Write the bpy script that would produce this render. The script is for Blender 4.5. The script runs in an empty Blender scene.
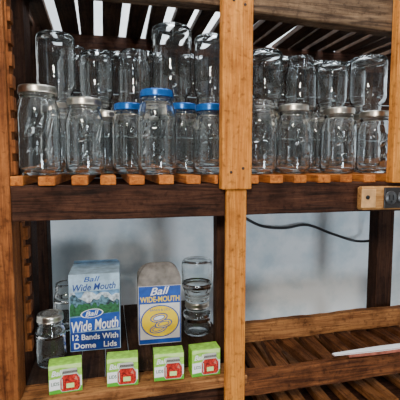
import bpy, bmesh, math, random
from mathutils import Vector, Matrix, Euler
random.seed(4)
S = bpy.context.scene
COL = S.collection

# ---------------------------------------------------------------- camera
YAW, PITCH, D, ZC = math.radians(13), math.radians(5), 0.85, 1.325
cam = bpy.data.cameras.new("camera"); cam.lens = 36; cam.sensor_width = 36; cam.clip_start = 0.02
co = bpy.data.objects.new("camera", cam); COL.objects.link(co)
co.location = (0, -D, ZC)
co.rotation_euler = (math.radians(90) - PITCH, math.radians(0.0), -YAW)
S.camera = co
R = Vector((math.cos(YAW), -math.sin(YAW), 0))
F = Vector((math.sin(YAW) * math.cos(PITCH), math.cos(YAW) * math.cos(PITCH), -math.sin(PITCH)))

def X(px, Y, z):
    """world X on a real depth plane Y at height z (measuring the photograph)"""
    k = (px - 200) / 400.0
    dy, dz = Y + D, z - ZC
    return (k * (F.y * dy + F.z * dz) - R.y * dy) / (R.x - k * F.x)

# ---------------------------------------------------------------- materials
def newmat(n):
    m = bpy.data.materials.new(n); m.use_nodes = True
    nt = m.node_tree; b = nt.nodes["Principled BSDF"]
    return m, nt, b

def flat(n, c, rough=0.5, metal=0.0, noise=0.08, scale=60):
    m, nt, b = newmat(n)
    tc = nt.nodes.new("ShaderNodeTexCoord"); nz = nt.nodes.new("ShaderNodeTexNoise")
    nz.inputs["Scale"].default_value = scale; nz.inputs["Detail"].default_value = 5
    rp = nt.nodes.new("ShaderNodeValToRGB")
    rp.color_ramp.elements[0].position = .35; rp.color_ramp.elements[1].position = .65
    rp.color_ramp.elements[0].color = [x * (1 - noise) for x in c] + [1]
    rp.color_ramp.elements[1].color = [min(1, x * (1 + noise)) for x in c] + [1]
    nt.links.new(tc.outputs["Object"], nz.inputs["Vector"]); nt.links.new(nz.outputs["Fac"], rp.inputs["Fac"])
    nt.links.new(rp.outputs["Color"], b.inputs["Base Color"])
    b.inputs["Roughness"].default_value = rough; b.inputs["Metallic"].default_value = metal
    return m

def wood(n, dark, light, axis, rough=0.7, s=1.0, stain=.8):
    m, nt, b = newmat(n); N = nt.nodes.new; L = nt.links.new
    tc = N("ShaderNodeTexCoord"); oi = N("ShaderNodeObjectInfo")
    add = N("ShaderNodeVectorMath"); add.operation = 'ADD'
    mul = N("ShaderNodeMath"); mul.operation = 'MULTIPLY'; mul.inputs[1].default_value = 17.0
    L(oi.outputs["Random"], mul.inputs[0]); L(tc.outputs["Object"], add.inputs[0]); L(mul.outputs[0], add.inputs[1])
    def grain(sc_, ax, dist, scale):
        mp = N("ShaderNodeMapping"); sc = [sc_] * 3; sc[axis] = ax
        mp.inputs["Scale"].default_value = sc; L(add.outputs[0], mp.inputs["Vector"])
        n1 = N("ShaderNodeTexNoise"); n1.inputs["Scale"].default_value = scale; n1.inputs["Detail"].default_value = 8
        n1.inputs["Roughness"].default_value = .65; n1.inputs["Distortion"].default_value = dist
        L(mp.outputs[0], n1.inputs["Vector"]); return n1
    n1 = grain(60 * s, 3.0 * s, 1.4, 1.3)
    n3 = grain(260 * s, 9 * s, .3, 1.5)
    n2 = N("ShaderNodeTexNoise"); n2.inputs["Scale"].default_value = 13; n2.inputs["Detail"].default_value = 9; n2.inputs["Roughness"].default_value = .7
    L(add.outputs[0], n2.inputs["Vector"])
    n4 = N("ShaderNodeTexNoise"); n4.inputs["Scale"].default_value = 90; n4.inputs["Detail"].default_value = 4; L(add.outputs[0], n4.inputs["Vector"])
    rp = N("ShaderNodeValToRGB"); e = rp.color_ramp.elements
    e[0].position = .36; e[1].position = .62; e[0].color = (*dark, 1); e[1].color = (*light, 1)
    L(n1.outputs["Fac"], rp.inputs["Fac"])
    def mult(src, fac_node, p0, p1, c0, f):
        mx = N("ShaderNodeMix"); mx.data_type = 'RGBA'; mx.blend_type = 'MULTIPLY'
        r2 = N("ShaderNodeValToRGB"); r2.color_ramp.elements[0].position = p0; r2.color_ramp.elements[1].position = p1
        r2.color_ramp.elements[0].color = (*c0, 1); r2.color_ramp.elements[1].color = (1, 1, 1, 1)
        L(fac_node.outputs["Fac"], r2.inputs["Fac"]); mx.inputs[0].default_value = f
        L(src, mx.inputs[6]); L(r2.outputs["Color"], mx.inputs[7]); return mx.outputs[2]
    c = mult(rp.outputs["Color"], n3, .38, .55, (.62, .56, .50), .75)
    c = mult(c, n2, .38, .54, (.38, .32, .28), stain)
    c = mult(c, n4, .30, .44, (.38, .34, .32), .7)
    L(c, b.inputs["Base Color"])
    bp = N("ShaderNodeBump"); bp.inputs["Strength"].default_value = .8; bp.inputs["Distance"].default_value = .0025
    L(n3.outputs["Fac"], bp.inputs["Height"])
    b2 = N("ShaderNodeBump"); b2.inputs["Strength"].default_value = .5; b2.inputs["Distance"].default_value = .004
    L(n2.outputs["Fac"], b2.inputs["Height"]); L(bp.outputs[0], b2.inputs["Normal"]); L(b2.outputs[0], b.inputs["Normal"])
    b.inputs["Roughness"].default_value = rough; b.inputs["Specular IOR Level"].default_value = .12
    return m

W_or_z = wood("orange_pine_upright", (.50, .165, .026), (.74, .29, .052), 2, stain=.5)
W_or_y = wood("orange_pine_slat", (.36, .095, .018), (.62, .21, .040), 1, stain=.6)
W_or_x = wood("orange_pine_rail", (.17, .060, .020), (.42, .185, .062), 0)
W_dk_x = wood("dark_beam", (.016, .007, .004), (.085, .033, .017), 0)
W_dk_z = wood("dark_upright", (.016, .007, .004), (.065, .027, .014), 2)
W_gr_x = wood("weathered_beam", (.045, .026, .015), (.20, .125, .070), 0, s=.8)
W_md_z = wood("brown_upright", (.13, .038, .011), (.34, .115, .030), 2)
W_md_x = wood("brown_rail", (.060, .020, .008), (.23, .080, .026), 0)
W_md_y = wood("brown_slat", (.05, .018, .008), (.20, .075, .026), 1)
W_lo_y = wood("tan_slat", (.15, .052, .016), (.38, .15, .045), 1)
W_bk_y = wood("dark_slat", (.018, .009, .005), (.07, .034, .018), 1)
W_tan_x = wood("tan_block", (.34, .15, .045), (.54, .27, .09), 0, stain=.3)

def glass():
    m, nt, b = newmat("clear_jar_glass")
    b.inputs["Base Color"].default_value = (.985, 1.0, 1.0, 1)
    b.inputs["Roughness"].default_value = .015
    b.inputs["IOR"].default_value = 1.48
    b.inputs["Transmission Weight"].default_value = 1
    tc = nt.nodes.new("ShaderNodeTexCoord"); nz = nt.nodes.new("ShaderNodeTexNoise"); nz.inputs["Scale"].default_value = 42
    bp = nt.nodes.new("ShaderNodeBump"); bp.inputs["Strength"].default_value = .12; bp.inputs["Distance"].default_value = .003
    nt.links.new(tc.outputs["Object"], nz.inputs["Vector"]); nt.links.new(nz.outputs["Fac"], bp.inputs["Height"]); nt.links.new(bp.outputs[0], b.inputs["Normal"])
    df = nt.nodes.new("ShaderNodeBsdfDiffuse"); df.inputs["Color"].default_value = (.72, .80, .76, 1)
    mx = nt.nodes.new("ShaderNodeMixShader"); mx.inputs[0].default_value = .014
    out = nt.nodes["Material Output"]
    nt.links.new(b.outputs[0], mx.inputs[1]); nt.links.new(df.outputs[0], mx.inputs[2]); nt.links.new(mx.outputs[0], out.inputs["Surface"])
    return m
GL = glass()
SILV = flat("zinc_metal", (.55, .50, .42), .28, 1.0, noise=.2)
SILV2 = flat("lid_top_metal", (.66, .62, .55), .25, .9)
BLUE = flat("blue_enamel_metal", (.008, .10, .36), .25, .45)
BLUE2 = flat("pale_blue_lid", (.06, .28, .68), .3, .3)
BLK = flat("black_plastic", (.012, .012, .014), .35)
DARK = flat("slot_black", (.002, .002, .002), .8)
WHT = flat("white_ink", (.88, .88, .88), .6, noise=.02)
CARD = flat("grey_carton", (.20, .18, .16), .85, noise=.3, scale=50)
NAVY = flat("navy_ink", (.008, .04, .24), .5, noise=.2)
MIDB = flat("mid_blue_ink", (.008, .07, .38), .5, noise=.2)
SKYB = flat("sky_blue_ink", (.12, .26, .44), .5, noise=.6, scale=60)
SCEN = flat("hazy_hill_print", (.07, .15, .20), .5, noise=.9, scale=140)
SNOW = flat("snow_print", (.50, .58, .64), .6, noise=.5, scale=120)
PALE = flat("pale_blue_ink", (.38, .54, .68), .6, noise=.25, scale=40)
YEL = flat("yellow_ink", (1.0, .68, .0), .5, noise=.03)
GRND = flat("dark_green_ink", (.02, .12, .04), .5, noise=.5, scale=150)
LIME = flat("lime_ink", (.28, .58, .05), .5, noise=.25, scale=120)
GRN = flat("green_ink", (.07, .38, .02), .45)
RED = flat("red_ink", (.40, .018, .010), .35, noise=.7, scale=260)
PAPER = flat("paper", (.72, .70, .67), .6)
TANP = flat("tan_cover_plate", (.54, .28, .10), .55, noise=.2)

def plaster(n, a, c, sc=5):
    m, nt, b = newmat(n); N = nt.nodes.new; L = nt.links.new
    tc = N("ShaderNodeTexCoord"); nz = N("ShaderNodeTexNoise"); nz.inputs["Scale"].default_value = sc; nz.inputs["Detail"].default_value = 10; nz.inputs["Roughness"].default_value = .62
    rp = N("ShaderNodeValToRGB"); rp.color_ramp.elements[0].position = .36; rp.color_ramp.elements[1].position = .56
    rp.color_ramp.elements[0].color = (*a, 1); rp.color_ramp.elements[1].color = (*c, 1)
    L(tc.outputs["Object"], nz.inputs["Vector"]); L(nz.outputs["Fac"], rp.inputs["Fac"]); L(rp.outputs["Color"], b.inputs["Base Color"])
    bp = N("ShaderNodeBump"); bp.inputs["Strength"].default_value = .5; bp.inputs["Distance"].default_value = .006
    L(nz.outputs["Fac"], bp.inputs["Height"]); L(bp.outputs[0], b.inputs["Normal"]); b.inputs["Roughness"].default_value = .8
    return m
PL = plaster("painted_masonry", (.64, .75, .80), (.90, .95, .97), 7)
CE = plaster("ceiling_paint", (.72, .76, .8), (.85, .88, .9))
FLR = plaster("concrete_floor", (.06, .055, .05), (.10, .095, .09))

# ---------------------------------------------------------------- helpers
def link(o, parent=None):
    COL.objects.link(o)
    if parent is not None: o.parent = parent
    return o

def tag(o, label=None, cat=None, group=None):
    if label: o["label"] = label
    if cat: o["category"] = cat
    if group: o["group"] = group
    return o

def empty(name, loc, label, cat, group=None):
    o = bpy.data.objects.new(name, None); o.location = loc; o.empty_display_size = .02
    link(o); return tag(o, label, cat, group)

def addbox(bm, x0, x1, y0, y1, z0, z1, mi=0, bev=0.0):
    r = bmesh.ops.create_cube(bm, size=1)
    vs = r["verts"]
    for v in vs:
        v.co = Vector(((x0 + x1) / 2 + v.co.x * (x1 - x0), (y0 + y1) / 2 + v.co.y * (y1 - y0), (z0 + z1) / 2 + v.co.z * (z1 - z0)))
    fs = set(f for v in vs for f in v.link_faces)
    for f in fs: f.material_index = mi
    if bev:
        es = list(set(e for v in vs for e in v.link_edges))
        r = bmesh.ops.bevel(bm, geom=es, offset=bev, segments=2, profile=.5, affect='EDGES')
        return r["verts"]
    return vs

def finish(bm, name, mats, parent=None, loc=(0, 0, 0), smooth=False):
    bmesh.ops.recalc_face_normals(bm, faces=bm.faces)
    me = bpy.data.meshes.new(name); bm.to_mesh(me); bm.free()
    for m in mats: me.materials.append(m)
    if smooth:
        for p in me.polygons: p.use_smooth = True
    o = bpy.data.objects.new(name, me); o.location = loc
    return link(o, parent)

def board(name, x0, x1, y0, y1, z0, z1, mat, parent=None, bev=.0025, warp=0.0, tilt=0.0):
    """sawn board with eased edges; warp makes the long edges wander"""
    c = Vector(((x0 + x1) / 2, (y0 + y1) / 2, (z0 + z1) / 2))
    bm = bmesh.new()
    addbox(bm, x0 - c.x, x1 - c.x, y0 - c.y, y1 - c.y, z0 - c.z, z1 - c.z, 0, bev)
    if warp or tilt:
        n = 40
        for i in range(1, n):
            xx = (x0 - c.x) + (x1 - x0) * i / n
            bmesh.ops.bisect_plane(bm, geom=bm.verts[:] + bm.edges[:] + bm.faces[:], plane_co=(xx, 0, 0), plane_no=(1, 0, 0))
        ph = random.uniform(0, 6)
        for v in bm.verts:
            sgn = 1 if v.co.z > 0 else -.8
            q = v.co.x + (0 if v.co.z > 0 else .37)
            v.co.z += sgn * warp * (.7 * math.sin(q * 9 + ph) + .35 * math.sin(q * 31 + ph * 2) + .18 * math.sin(q * 97 + ph))
            v.co.z += tilt * (v.co.x + (x1 - x0) / 2)
    return finish(bm, name, [mat], parent, c)

def lathe_into(bm, prof, seg=40, mi=0):
    rings = []
    for r, z in prof:
        if r < 1e-6: rings.append([bm.verts.new((0, 0, z))])
        else: rings.append([bm.verts.new((r * math.cos(2 * math.pi * i / seg), r * math.sin(2 * math.pi * i / seg), z)) for i in range(seg)])
    for a, b in zip(rings[:-1], rings[1:]):
        for i in range(seg):
            j = (i + 1) % seg
            if len(a) == 1 and len(b) == 1: continue
            if len(a) == 1: f = bm.faces.new((a[0], b[i], b[j]))
            elif len(b) == 1: f = bm.faces.new((a[i], a[j], b[0]))
            else: f = bm.faces.new((a[i], a[j], b[j], b[i]))
            f.material_index = mi; f.smooth = True

def text_mesh(s, size=1.0, shear=0.0, extrude=0.0, bold=0.0):
    cu = bpy.data.curves.new("t", 'FONT'); cu.body = s; cu.size = size; cu.shear = shear
    cu.extrude = extrude; cu.offset = bold; cu.align_x = 'CENTER'; cu.align_y = 'CENTER'; cu.resolution_u = 4
    o = bpy.data.objects.new("t", cu); COL.objects.link(o)
    bpy.context.view_layer.update()
    me = bpy.data.meshes.new_from_object(o.evaluated_get(bpy.context.evaluated_depsgraph_get()))
    bpy.data.objects.remove(o); bpy.data.curves.remove(cu)
    return me

def put_text(bm, s, cx, cz, w, h, y, mi, shear=0.0, rot=0.0, bold=0.0, arc=0.0):
    me = text_mesh(s, 1, shear, 0.0, bold)
    xs = [v.co.x for v in me.vertices]; ys = [v.co.y for v in me.vertices]
    mx, Mx, my, My = min(xs), max(xs), min(ys), max(ys)
    ca, sa = math.cos(rot), math.sin(rot); vm = []
    for v in me.vertices:
        a = ((v.co.x - mx) / (Mx - mx) - .5) * w; b = ((v.co.y - my) / (My - my) - .5) * h
        b -= arc * (2 * a / w) ** 2
        vm.append(bm.verts.new((cx + a * ca - b * sa, y, cz + a * sa + b * ca)))
    for p in me.polygons:
        try:
            f = bm.faces.new([vm[i] for i in p.vertices]); f.material_index = mi
        except ValueError: pass
    bpy.data.meshes.remove(me)

def disc(bm, cx, cz, rx, rz, y, mi, n=32, rot=0):
    vs = []
    for i in range(n):
        a = 2 * math.pi * i / n; u, w = rx * math.cos(a), rz * math.sin(a)
        vs.append(bm.verts.new((cx + u * math.cos(rot) - w * math.sin(rot), y, cz + u * math.sin(rot) + w * math.cos(rot))))
    f = bm.faces.new(vs); f.material_index = mi

def poly(bm, pts, y, mi):
    f = bm.faces.new([bm.verts.new((a, y, b)) for a, b in pts]); f.material_index = mi

# ---------------------------------------------------------------- room
def struct(name, x0, x1, y0, y1, z0, z1, mat):
    o = board(name, x0, x1, y0, y1, z0, z1, mat, bev=0); o["kind"] = "structure"; return o
YW = 0.56
struct("wall_back", -1.6, 2.6, YW, YW + .1, 0, 2.5, PL)
struct("floor", -1.6, 2.6, -2.6, YW + .1, -.1, 0, FLR)
struct("ceiling", -1.6, 2.6, -2.6, YW + .1, 2.5, 2.6, CE)
struct("wall_left", -1.7, -1.6, -2.6, YW + .1, 0, 2.5, CE)
struct("wall_right", 2.6, 2.7, -2.6, YW + .1, 0, 2.5, CE)

# ---------------------------------------------------------------- rack
Z1, ZB, ZT = 1.304, 0.851, 1.724
XL = X(14, 0, 1.25)
XR = X(393, -.04, 1.5)
XE = XR + .45
CP0, CP1 = X(222, -.05, 1.4), X(252, -.05, 1.4)
CL0, CL1 = X(226, -.04, 1.1), X(246, -.04, 1.1)
rack = empty("storage_rack", ((XL + XR) / 2, .25, 0), "open wooden storage rack of slatted shelves on sawn posts", "shelf rack")
def rb(name, x0, x1, y0, y1, z0, z1, mat, bev=.0025, label=None, warp=0.0, tilt=0.0):
    o = board(name, x0, x1, y0, y1, z0, z1, mat, None, bev, warp, tilt)
    o.parent = rack; o.location = Vector(o.location) - Vector(rack.location)
    if label: o["label"] = label
    return o
T = .0002
DEP = .50
# uprights
rb("post", XL - .09, XL - T, -.028, .045, 0, 2.1, W_md_z, label="reddish brown sawn upright")
rb("post", XL - .05, XL - T, .17, .25, 0, 2.1, W_dk_z)
rb("post", XL - .05, XL - T, .42, DEP, 0, 2.1, W_dk_z)
rb("post", XR, XR + .09, -.052, -.0275, Z1 - .02, 2.1, W_or_z, label="orange pine board")
PR = X(377, .18, 1.1)
rb("post", PR, PR + .055, .177, .22, 0, Z1 - .1, W_dk_z)
rb("post", XE, XE + .08, -.028, .045, 0, 2.1, W_md_z)
rb("post", CP0, CP1, -.052, -.0275, Z1 - .03, 2.1, W_or_z, label="bright orange pine board")
rb("post", CL0, CL1, -.040, -.0275, 0, Z1 - .0305, W_or_z, label="narrow orange pine board")
CI0, CI1 = X(218, .03, 1.1), X(240, .03, 1.1)
rb("post", CI0, CI1, .0405, .075, 0, Z1 - .09, W_dk_z)
rb("post", CP0 + .03, CP1 - .005, -.027, .012, Z1, ZT - .08, W_md_z)
NAIL = flat("rusty_nail", (.05, .03, .02), .7, .4)
for nx, nz in ((.3, 1.31), (.7, 1.318), (.35, 1.655), (.72, 1.648)):
    bm = bmesh.new(); lathe_into(bm, [(0, 0), (.003, 0), (.0032, .0006), (.0025, .0012), (0, .0014)], 14)
    o = finish(bm, "nail_head", [NAIL], rack, Vector((CP0 + nx * (CP1 - CP0), -.0521, nz)) - Vector(rack.location)); o.rotation_euler = (math.pi / 2, 0, 0)
def cleats(z0, z1, y0, y1, wd, mat):
    bm = bmesh.new(); z = z0; zc = (z0 + z1) / 2
    addbox(bm, 0, .004, y0, y1, z0 - zc, z1 - zc)
    while z < z1 - .03:
        addbox(bm, .004, wd, y0, y1, z - zc, z + .026 - zc, 0, .0012); z += .041
    o = finish(bm, "notched_strip", [mat], None, (XL, 0, zc)); o.parent = rack; o.location = Vector(o.location) - Vector(rack.location)
cleats(Z1 + .002, ZT - .075, -.018, .008, .010, W_md_z)
cleats(ZB + .07, Z1 - .1, .05, .075, .014, W_md_z)
# beams
rb("crossbeam", XL, XE, -.027, .012, Z1 - .088, Z1 - .0192, W_dk_x, label="dark brown crossbeam", warp=.0012)
rb("crossbeam", XL, XE, .46, DEP - .001, Z1 - .088, Z1 - .023, W_dk_x)
rb("crossbeam", XL - .1, CP1 - .005, -.027, .012, ZT - .072, ZT - T, W_gr_x, .004, label="weathered grey brown crossbeam", warp=.001)
rb("crossbeam", CP1 - .004, XE + .1, -.0272, .012, ZT - .078, ZT + .05, W_gr_x, .004, label="thick weathered grey brown crossbeam", warp=.002, tilt=-.05)
rb("crossbeam", XL, XE, .46, DEP - .001, ZT - .052, ZT - T, W_dk_x)
# bottom rails
rb("lip_rail", XL, CI1, -.030, .04, ZB - .022, ZB, W_or_x, label="slim tan rail")
rb("lip_rail", XL, CI1, .0, .03, ZB - .10, ZB - .0225, W_dk_x)
rb("rail", CI1 + .004, XE, .125, .150, ZB + .003, ZB + .056, W_or_x, label="worn orange brown board on edge across the shelf", warp=.0035)
rb("lip_rail", CL1 + .001, XE, -.026, -.004, ZB - .052, ZB + .002, W_md_x, .002, warp=.0025, tilt=.012, label="reddish brown rough rail")
for i in range(3):
    rb("backing_board", XL - .05, XE, .505, .52, Z1 - .02 + i * .135, Z1 - .02 + i * .135 + .131, W_dk_x)

def slats(name, x0, x1, y0, y1, z0, z1, start, mat, pitch=.0585, w=.038, j=.003, skew=0.0, wj=0.0):
    bm = bmesh.new(); cx, cy, cz = (x0 + x1) / 2, (y0 + y1) / 2, (z0 + z1) / 2
    k = math.floor((x0 - start) / pitch)
    while start + k * pitch < x1:
        jit = random.uniform(-j, j); ww = w + random.uniform(-wj, wj)
        a = max(x0, start + k * pitch + jit); b = min(x1, start + k * pitch + ww + jit); k += 1
        if b - a < .008: continue
        dz = random.uniform(-.0015, 0)
        vs = addbox(bm, a - cx, b - cx, y0 + random.uniform(-.005, .005) - cy, y1 - cy, z0 - cz, z1 + dz - cz, 0, .0018)
        s = random.uniform(-skew, skew)
        for v in vs: v.co.x += s * (v.co.y)
    o = finish(bm, name, [mat], None, (cx, cy, cz)); o.parent = rack; o.location = Vector((cx, cy, cz)) - Vector(rack.location)
    return o
ST = X(70, -.03, 1.29)
slats("shelf_slats", XL + T, CP0 - .002, -.030, DEP, Z1 - .0190, Z1, ST, W_or_y, w=.031)
slats("shelf_slats", CP1 + .002, XE, -.030, DEP, Z1 - .0190, Z1, ST + .01, W_or_y, w=.031)
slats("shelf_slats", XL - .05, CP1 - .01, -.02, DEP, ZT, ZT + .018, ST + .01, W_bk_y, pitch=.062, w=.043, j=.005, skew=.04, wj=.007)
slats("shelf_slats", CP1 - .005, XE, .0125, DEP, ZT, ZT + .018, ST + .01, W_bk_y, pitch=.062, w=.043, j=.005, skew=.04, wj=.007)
slats("shelf_slats", XL + T, CI1, .042, DEP, ZB - .0228, ZB, ST, W_bk_y, w=.0565, j=.0008)
slats("shelf_slats", CI1 + .003, XE, .0, .155, ZB - .0228, ZB, ST, W_md_y, j=.005, skew=.15, w=.032)
slats("shelf_slats", CI1 + .005, XE, .0, DEP, ZB - .15, ZB - .13, ST + .02, W_lo_y, j=.006, skew=.08, w=.030)
rb("shade_panel", CI1 + .005, XE, .0, DEP, ZB - .175, ZB - .162, W_dk_x)  # added dark sheet, standing in for the shade between the lower slats

# ---------------------------------------------------------------- jars
def jar_profile(h, r):
    n = min(r * .80, .0385 if r > .038 else r * .86)
    o = [(0, .003), (r * .55, .003), (r * .72, .0), (r * .86, .0008), (r * .965, .006), (r, .014), (r, h * .36), (r * .985, h * .38), (r * .985, h * .62),
         (r, h * .64), (r, h - .052), (r * .975, h - .044), (r * .90, h - .034), (n + .002, h - .028), (n, h - .025), (n, h - .021), (n + .0018, h - .019), (n, h - .016),
         (n, h - .0125), (n + .0015, h - .0105), (n, h - .008), (n, h - .001), (n - .001, h)]
    t = .0026
    i = [(n - t, h), (n - t - .0003, h - .004), (n - t, h - .027), (r * .90 - t, h - .036), (r - t, h - .053), (r - t, h * .64), (r * .985 - t, h * .62), (r * .985 - t, h * .38), (r - t, h * .36), (r - t, .016), (r * .93 - t, .008), (r * .7, .0060), (0, .0055)]
    return o + i, n

def emboss(bm, s, r, zc, w, h):
    me = text_mesh(s, 1, .35, 0.02, .02)
    xs = [v.co.x for v in me.vertices]; ys = [v.co.y for v in me.vertices]; zs = [v.co.z for v in me.vertices]
    mx, Mx, my, My = min(xs), max(xs), min(ys), max(ys); mz = min(zs); Mz = max(zs)
    vm = []
    for v in me.vertices:
        a = ((v.co.x - mx) / (Mx - mx) - .5) * w / r - math.pi / 2
        rr = r - .0004 + (v.co.z - mz) / (Mz - mz) * .0028
        b = zc + ((v.co.y - my) / (My - my) - .5) * h
        vm.append(bm.verts.new((rr * math.cos(a), rr * math.sin(a), b)))
    for p in me.polygons:
        try: bm.faces.new([vm[i] for i in p.vertices])
        except ValueError: pass
    bpy.data.meshes.remove(me)

cache = {}
def jar_meshes(h, r, txt):
    key = (round(h, 4), round(r, 4), txt)
    if key in cache: return cache[key]
    prof, n = jar_profile(h, r)
    bm = bmesh.new(); lathe_into(bm, prof, 48)
    bmesh.ops.remove_doubles(bm, verts=bm.verts, dist=1e-5)
    if txt:
        emboss(bm, "Ball", r * .985, h * .53, r * 1.35, h * .21)
        emboss(bm, "MASON", r, h * .28, r * 1.15, h * .08)
    bmesh.ops.recalc_face_normals(bm, faces=bm.faces)
    body = bpy.data.meshes.new("jar_body"); bm.to_mesh(body); bm.free(); body.materials.append(GL)
    bm = bmesh.new(); g = n + .0026
    lathe_into(bm, [(g, h - .0145), (g + .0012, h - .0140), (g + .0012, h - .0130), (g + .0002, h - .0122), (g + .0007, h - .0100), (g + .0001, h - .008), (g + .0006, h - .005),
                    (g, h - .0015), (g - .0012, h + .0010), (g - .006, h + .0014), (g - .006, h + .0008), (g - .0016, h + .0003), (g - .0008, h - .002), (g - .0006, h - .014), (g, h - .0145)], 48)
    bmesh.ops.recalc_face_normals(bm, faces=bm.faces)
    band = bpy.data.meshes.new("screw_band"); bm.to_mesh(band); bm.free()
    bm = bmesh.new(); q = g - .0062
    lathe_into(bm, [(0, h + .0001), (q, h + .0001), (q, h + .0010), (q - .003, h + .0015), (q - .006, h + .0008), (0, h + .0012)], 40)
    bmesh.ops.recalc_face_normals(bm, faces=bm.faces)
    lid = bpy.data.meshes.new("lid"); bm.to_mesh(lid); bm.free()
    cache[key] = (body, band, lid); return cache[key]

LM = {}
def make_jar(x, y, z, h, r, lid=None, inv=False, label="", group="", txt=False, rot=None):
    body, band, ld = jar_meshes(h, r, txt)
    a = random.uniform(-.3, .4) if rot is None else rot
    root = empty("glass_jar", (x, y, z + .0003), label, "jar", group)
    root.rotation_euler = (0, 0, a)
    o = bpy.data.objects.new("jar_body", body); link(o, root)
    if inv:
        o.rotation_euler = (math.pi, 0, 0); o.location = (0, 0, h)
    if lid:
        b2, l2 = (SILV, SILV2) if lid == 's' else (BLUE, BLUE2)
        for nm, me, mt in (("screw_band", band, b2), ("lid", ld, l2)):
            k = (me.name, lid)
            if k not in LM:
                c = me.copy(); c.materials.append(mt)
                for p in c.polygons: p.use_smooth = True
                LM[k] = c
            q = bpy.data.objects.new(nm, LM[k]); link(q, root)
            q["label"] = "silver metal " + nm.replace("_", " ") if lid == 's' else "blue metal " + nm.replace("_", " ")
    return root

GU = "glass canning jars on the middle shelf"
GS = "empty jars stacked on other jars"
LQ = {'s': "clear glass canning jar with silver screw lid on slatted shelf", 'b': "clear glass canning jar with blue screw lid on slatted shelf", None: "open clear glass canning jar standing on slatted shelf"}
front = [(39, .035, .178, .0425, 's', 1), (85, .055, .160, .041, 's', 1), (129, .115, .161, .040, 'b', 0), (157, .035, .180, .0425, 'b', 1),
         (183, .135, .168, .040, 'b', 0), (210, .052, .156, .039, 'b', 1), (107, .180, .150, .034, 's', 0), (63, .145, .15, .036, None, 0),
         (260, .060, .172, .041, None, 1), (293, .060, .163, .0415, 's', 1), (315, .150, .160, .038, None, 0), (338, .065, .160, .0435, 's', 1), (374, .070, .156, .043, 's', 1)]
for px, y, h, r, l, t in front:
    make_jar(X(px, y, Z1 + .08), y, Z1, h, r, l, label=LQ[l], group=GU, txt=bool(t))
stack = [(57, .245, .175, .043, .170, .047, 1), (97, .278, .165, .040, .150, .044, 1), (135, .245, .165, .040, .150, .043, 0), (172, .245, .175, .044, .210, .053, 1),
         (211, .245, .175, .044, .192, .047, 1), (265, .235, .170, .042, .165, .048, 1), (300, .235, .170, .042, .155, .045, 0), (331, .235, .165, .042, .150, .044, 1), (367, .225, .170, .045, .165, .053, 1),
         (74, .375, .175, .043, .175, .046, 0), (113, .385, .175, .043, .17, .046, 1), (150, .385, .175, .043, .175, .046, 1), (194, .385, .175, .043, .175, .046, 1), (283, .345, .175, .043, .175, .044, 1),
         (318, .345, .175, .043, .170, .044, 1), (350, .345, .175, .043, .175, .044, 1)]
for px, y, h, r, h2, r2, inv in stack:
    x = X(px, y, Z1 + .2)
    make_jar(x, y, Z1, h, r, 's', label="clear glass jar with silver lid carrying another jar", group=GU)
    make_jar(x, y, Z1 + h + .002, h2, r2, None, bool(inv), label="clear empty jar upside down on top of another jar" if inv else "clear empty jar standing on top of another jar", group=GS)

GLW = "glass jars on the bottom shelf"
make_jar(X(51, .13, ZB + .05), .13, ZB, .122, .034, 's', label="small glass jar with silver lid beside blue carton", group=GLW, rot=0)
make_jar(X(67, .34, ZB + .05), .34, ZB, .135, .036, None, label="open glass jar behind blue carton", group=GLW)
xj = X(197, .225, ZB + .08)
make_jar(xj, .225, ZB, .092, .0385, 's', label="small glass jar with silver lid beside paper carton", group=GLW)
make_jar(xj, .225, ZB + .0941, .118, .0435, None, True, label="clear upside down jar on top of a small jar", group=GS)

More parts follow.
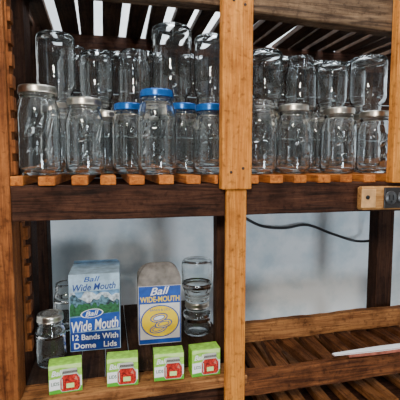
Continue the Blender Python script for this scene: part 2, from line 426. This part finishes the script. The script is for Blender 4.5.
# ---------------------------------------------------------------- cartons
def carton_blue():
    y = .175; xa, xb = X(70, y, .95), X(121, y, .95); w = xb - xa; h = .200; d = .12
    root = empty("lid_carton", ((xa + xb) / 2, y + d / 2, ZB + .0003), "blue and white cardboard carton of jar bands and lids", "carton")
    root.rotation_euler = (0, 0, math.radians(-2))
    bm = bmesh.new(); addbox(bm, -w / 2, w / 2, -d / 2, d / 2, 0, h, 0, .0012)
    finish(bm, "carton_body", [PALE], root)
    bm = bmesh.new(); fy = -d / 2 - .0004
    W = w / 2 - .0015
    poly(bm, [(-W, .002), (W, .002), (W, .050), (-W, .050)], fy, 1)
    poly(bm, [(-W, .050), (W, .056), (W, .098), (-W, .088)], fy, 2)
    poly(bm, [(-W, .088), (W, .098), (W, h - .002), (-W, h - .002)], fy, 3)
    rnd = random.Random(2)
    def ridge(base, amp, n):
        pts = [(-W + 2 * W * i / n, base + amp * rnd.uniform(-.5, .6)) for i in range(n + 1)]
        return pts + [(W, .098), (-W, .092)]
    poly(bm, ridge(.148, .020, 13), fy - .0002, 6)
    poly(bm, ridge(.136, .022, 17), fy - .0003, 7)
    poly(bm, ridge(.118, .014, 23), fy - .0004, 5)
    poly(bm, [(-W, h - .046), (W, h - .042), (W, h - .002), (-W, h - .002)], fy - .0005, 4)
    put_text(bm, "Wide Mouth", 0, h - .033, w * .84, .018, fy - .0008, 1, .3, .04, .018)
    put_text(bm, "Ball", -W * .1, h - .013, w * .32, .013, fy - .0006, 2, .3, .03, .01)
    disc(bm, -W * .12, .098, W * .46, .0115, fy - .0008, 0, rot=.1)
    disc(bm, -W * .12, .098, W * .41, .0100, fy - .0010, 2, rot=.1)
    put_text(bm, "Ball", -W * .12, .098, w * .27, .0125, fy - .0012, 0, .35, .1, .012)
    put_text(bm, "Wide Mouth", 0, .068, w * .92, .028, fy - .0006, 0, .25, .07, .016)
    put_text(bm, "12 Bands With", 0, .037, w * .90, .0150, fy - .0005, 0, 0, 0, .014)
    put_text(bm, "Dome   Lids", 0, .015, w * .84, .0150, fy - .0005, 0, 0, 0, .014)
    finish(bm, "printed_panel", [WHT, NAVY, MIDB, SKYB, PALE, GRND, SNOW, SCEN], root)
    bm = bmesh.new(); sx = w / 2 + .0004
    def spoly(pts, mi, o=0):
        f = bm.faces.new([bm.verts.new((sx + o, a, b)) for a, b in pts]); f.material_index = mi
    e = d / 2 - .002
    spoly([(-e, .002), (e, .002), (e, .05), (-e, .05)], 1)
    spoly([(-e, .05), (e, .05), (e, h - .03), (-e, h - .03)], 2)
    spoly([(-e, h - .03), (e, h - .03), (e, h - .002), (-e, h - .002)], 0)
    finish(bm, "side_panel", [SNOW, NAVY, SCEN], root)
    bm = bmesh.new()
    vs = [bm.verts.new(p) for p in [(-w / 2, d / 2 - .001, h + .0005), (w / 2, d / 2 - .001, h + .0005), (w / 2 - .008, d / 2 - .02, h + .012), (-w / 2 + .004, d / 2 - .02, h + .012)]]
    bm.faces.new(vs)
    bmesh.ops.solidify(bm, geom=bm.faces[:], thickness=.0007)
    finish(bm, "top_flap", [PALE], root)
carton_blue()

def carton_second():
    y = .175; xa, xb = X(139, y, .95), X(181.5, y, .95); w = xb - xa; h = .158; d = .08
    root = empty("lid_carton", ((xa + xb) / 2, y + d / 2, ZB + .0003), "blue and yellow carton with worn grey gable top", "carton")
    root.rotation_euler = (0, 0, math.radians(-2))
    bm = bmesh.new(); addbox(bm, -w / 2, w / 2, -d / 2, d / 2, 0, h, 0, .001)
    finish(bm, "carton_body", [PAPER], root)
    bm = bmesh.new()
    lo = [(-w / 2, -d / 2), (w / 2, -d / 2), (w / 2, d / 2), (-w / 2, d / 2)]
    prof = [(.0005, 1.0, 1.0, 0), (.018, .99, .9, .0006), (.030, .93, .72, .001), (.040, .80, .5, .0016), (.047, .66, .28, .002), (.0515, .50, .12, .003), (.053, .42, .05, .003)]
    rings = [[bm.verts.new((x * sx + ox_, yy * sy, h + dz)) for x, yy in lo] for dz, sx, sy, ox_ in prof]
    for p, q in zip(rings[:-1], rings[1:]):
        for i in range(4): bm.faces.new((p[i], p[(i + 1) % 4], q[(i + 1) % 4], q[i]))
    bm.faces.new(rings[-1]); bm.faces.new(rings[0][::-1])
    finish(bm, "gable_top", [CARD], root)
    bm = bmesh.new(); fy = -d / 2 - .0004; W = w / 2 - .001
    poly(bm, [(-W, .110), (W, .110), (W, h - .001), (-W, h - .001)], fy, 1)
    poly(bm, [(-W, .002), (W, .002), (W, .014), (-W, .014)], fy, 1)
    poly(bm, [(-W, .014), (-W + .003, .014), (-W + .003, .110), (-W, .110)], fy, 1)
    poly(bm, [(W - .003, .014), (W, .014), (W, .110), (W - .003, .110)], fy, 1)
    put_text(bm, "Ball", 0, .144, w * .46, .020, fy - .0004, 0, .35, .06, .014)
    put_text(bm, "WIDE-MOUTH", 0, .122, w * .92, .0150, fy - .0004, 2, 0, 0, .02)
    disc(bm, 0, .062, W * .93, .0440, fy - .0002, 1); disc(bm, 0, .062, W * .87, .0412, fy - .0004, 2)
    put_text(bm, "BANDS & LIDS", 0, .093, w * .46, .006, fy - .0006, 1, 0, 0, .01)
    for k, (cx, cz_) in enumerate(((-.005, .042), (.009, .055), (-.003, .072))):
        disc(bm, cx, cz_, .0235, .0118, fy - .0008 - k * .0005, 1, rot=.2); disc(bm, cx, cz_, .0205, .0093, fy - .0009 - k * .0005, 2, rot=.2)
        disc(bm, cx, cz_, .0160, .0070, fy - .0010 - k * .0005, 1, rot=.2); disc(bm, cx, cz_, .0135, .0048, fy - .0011 - k * .0005, 0 if k == 2 else 2, rot=.2)
    finish(bm, "printed_panel", [WHT, MIDB, YEL], root)
carton_second()

# ---------------------------------------------------------------- small green lid boxes
def green_box(px, i, rot):
    w, h, d = .066, .062, .034
    y = -.012; x = X(px, y, ZB + .03)
    root = empty("lid_box", (x, y + d / 2, ZB + .0010), "small green box of jar lids printed with a red jam jar", "box", "green lid boxes along the bottom shelf")
    root.rotation_euler = (0, 0, math.radians(rot))
    if i == 0:
        bm = bmesh.new(); addbox(bm, -w / 2, w / 2, -d / 2, d / 2, 0, h, 0, .0008)
        a = finish(bm, "box_body", [LIME], root)
        bm = bmesh.new(); fy = -d / 2 - .0004; W = w / 2 - .0008
        poly(bm, [(-W, .001), (W, .001), (W, h * .18), (-W, h * .12)], fy, 5)
        poly(bm, [(-W, h * .14), (W, h * .20), (W, h * .56), (-W, h * .52)], fy - .0001, 0)
        poly(bm, [(-W, h * .84), (-W * .3, h * .90), (W, h * .82), (W, h - .001), (-W, h - .001)], fy, 6)
        put_text(bm, "Ball", -W * .50, h * .72, w * .36, h * .19, fy - .0004, 0, .35, .05, .02)
        put_text(bm, "LIDS", -W * .64, h * .36, w * .24, h * .12, fy - .0005, 3, 0, 0, .02)
        cx = W * .28; q = .0195; hb = h * .66
        def jar(s, lo, hi): return [(cx - q * s * .80, lo), (cx + q * s * .80, lo), (cx + q * s, lo + .006), (cx + q * s, hi - .010), (cx + q * s * .68, hi), (cx - q * s * .68, hi), (cx - q * s, hi - .010), (cx - q * s, lo + .006)]
        poly(bm, jar(1.05, h * .05, hb + .001), fy - .0005, 7)
        poly(bm, jar(.99, h * .07, hb - .002), fy - .0007, 1)
        poly(bm, [(cx - q * .76, hb + .001), (cx + q * .76, hb + .001), (cx + q * .76, hb + .009), (cx - q * .76, hb + .009)], fy - .0007, 4)
        poly(bm, [(cx - q * .76, hb + .0068), (cx + q * .76, hb + .0068), (cx + q * .66, hb + .0115), (cx - q * .66, hb + .0115)], fy - .0009, 7)
        poly(bm, [(cx - q * .40, h * .17), (cx + q * .40, h * .17), (cx + q * .40, h * .33), (cx - q * .40, h * .33)], fy - .0009, 6)
        poly(bm, [(cx - q * .88, h * .16), (cx - q * .76, h * .16), (cx - q * .76, h * .50), (cx - q * .88, h * .50)], fy - .0009, 7)
        poly(bm, [(cx + q * .40, hb - .013), (cx + q * .80, hb - .016), (cx + q * .62, hb - .005)], fy - .0009, 8)
        b = finish(bm, "printed_panel", [WHT, RED, LIME, GRND, SILV2, GRN, flat("pale_lime_ink", (.55, .78, .25), .5), flat("pale_glass_ink", (.50, .50, .44), .4), flat("pink_glint_ink", (.60, .18, .12), .4)], root)
        green_box.src = (a, b)
    else:
        for s in green_box.src:
            c = s.copy(); c.parent = root; COL.objects.link(c)
for i, (px, r) in enumerate(((65, 4), (123, -3), (169.5, -3), (206, 2))):
    green_box(px, i, r)

# ---------------------------------------------------------------- electrical outlet on crossbeam
ox = X(359, -.05, 1.26); ow = .135
ob = empty("electrical_outlet", (ox + ow / 2, -.0290, 1.250), "tan outlet box with black receptacle fixed to dark beam", "outlet")
bm = bmesh.new(); addbox(bm, -ow / 2 + .008, ow / 2, -.024, 0, -.028, .026, 0, .005)
finish(bm, "outlet_box", [W_tan_x], ob)
bm = bmesh.new(); addbox(bm, -ow / 2 + .003, -ow / 2 + .040, -.0275, -.0242, -.022, .021, 0, .0016)
finish(bm, "mounting_plate", [TANP], ob)
bm = bmesh.new(); lathe_into(bm, [(0, 0), (.005, 0), (.005, .0015), (0, .002)], 20)
o = finish(bm, "screw", [DARK], ob, (-ow / 2 + .018, -.0277, .002)); o.rotation_euler = (math.pi / 2, 0, 0)
bm = bmesh.new(); addbox(bm, -.024, .044, -.0275, -.0242, -.024, .024, 0, .0015)
finish(bm, "cover_plate", [flat("brown_plate", (.015, .011, .009), .4)], ob, (.018, 0, 0))
CHAR = flat("charcoal_socket", (.035, .034, .034), .35)
for dx in (.010, .043):
    bm = bmesh.new(); lathe_into(bm, [(0, 0), (.0155, 0), (.0155, .002), (.0145, .003), (0, .003)], 28)
    o = finish(bm, "receptacle", [CHAR], ob, (dx, -.0277, 0)); o.rotation_euler = (math.pi / 2, 0, 0)
    bm = bmesh.new()
    addbox(bm, -.0068, -.0042, -.0008, 0, -.004, .007); addbox(bm, .0042, .0068, -.0008, 0, -.005, .007)
    lv = bmesh.ops.create_circle(bm, cap_ends=True, radius=.0026, segments=12)["verts"]
    for v in lv: v.co = Vector((v.co.x, -.0008, v.co.y - .0085))
    finish(bm, "socket_slots", [DARK], ob, (dx, -.0309, 0))

# ---------------------------------------------------------------- cable
def cz(py, px, Y):
    k = -(py - 200) / 400
    x = X(px, Y, 1.2)
    ang = math.atan(k) - PITCH
    dep = (x * math.sin(YAW) + (Y + D) * math.cos(YAW))
    return Vector((x, Y, ZC + dep * math.tan(ang)))
def tube_mesh(name, pts, r, mat, label, cat, seg=10):
    P = []
    n = len(pts)
    for i in range(n - 1):
        p0, p1, p2, p3 = pts[max(i - 1, 0)], pts[i], pts[i + 1], pts[min(i + 2, n - 1)]
        for j in range(10):
            t = j / 10
            P.append(.5 * ((2 * p1) + (p2 - p0) * t + (2 * p0 - 5 * p1 + 4 * p2 - p3) * t * t + (3 * p1 - p0 - 3 * p2 + p3) * t ** 3))
    P.append(pts[-1]); org = P[0].copy()
    bm = bmesh.new(); rings = []
    for i, p in enumerate(P):
        tg = (P[min(i + 1, len(P) - 1)] - P[max(i - 1, 0)]).normalized()
        u = tg.cross(Vector((0, 1, 0))).normalized(); v = tg.cross(u)
        rings.append([bm.verts.new(p - org + r * (u * math.cos(2 * math.pi * k / seg) + v * math.sin(2 * math.pi * k / seg))) for k in range(seg)])
    for a, b in zip(rings[:-1], rings[1:]):
        for k in range(seg): bm.faces.new((a[k], a[(k + 1) % seg], b[(k + 1) % seg], b[k])).smooth = True
    bm.faces.new(rings[0]); bm.faces.new(rings[-1])
    o = finish(bm, name, [mat], None, org); return tag(o, label, cat)
tube_mesh("power_cable", [cz(217, 244, .53), cz(226, 262, .53), cz(228, 285, .535), cz(225, 308, .53), cz(234, 334, .52), cz(241, 358, .50), cz(239, 378, .44), cz(228, 392, .36)], .005, BLK, "black power cable drooping under the middle shelf along wall", "cable")

# ---------------------------------------------------------------- booklet on the rail
bm = bmesh.new()
addbox(bm, -.10, .16, -.012, .012, 0, .007, 0, .001); addbox(bm, -.14, .15, -.0115, .0115, .0073, .0105, 1, .0008)
bmesh.ops.bisect_plane(bm, geom=bm.verts[:] + bm.edges[:] + bm.faces[:], plane_co=(-.02, 0, 0), plane_no=(1, 0, 0))
for v in bm.verts: v.co.y *= 1 - .54 * max(0, -.02 - v.co.x) / .12
o = finish(bm, "folded_booklet", [flat("red_cover", (.30, .085, .05), .5, noise=.4), WHT], None, (X(333, -.015, ZB + .02) + .14, -.015, ZB + .0095))
o.rotation_euler = (0, math.radians(-.6), 0)
tag(o, "thin white and red folded booklet lying on shelf rail", "booklet")

# ---------------------------------------------------------------- lights
def area(n, loc, tgt, size, e, col):
    l = bpy.data.lights.new(n, 'AREA'); l.size = size; l.energy = e; l.color = col
    o = bpy.data.objects.new(n, l); o.location = loc
    o.rotation_euler = (Vector(tgt) - Vector(loc)).to_track_quat('-Z', 'Y').to_euler(); COL.objects.link(o)
area("room_lamp", (-.4, -1.6, 2.1), (.25, .1, 1.1), .3, 35, (1, .90, .78))
area("ceiling_lamp", (.5, .25, 2.46), (.5, .25, 0), 1.2, 70, (.84, .92, 1))
area("daylight_lamp", (.7, -2.3, 1.0), (.45, .5, .95), .40, 30, (.80, .90, 1))
w = bpy.data.worlds.new("world"); S.world = w; w.use_nodes = True
w.node_tree.nodes["Background"].inputs[0].default_value = (.62, .72, .85, 1)
w.node_tree.nodes["Background"].inputs[1].default_value = .07
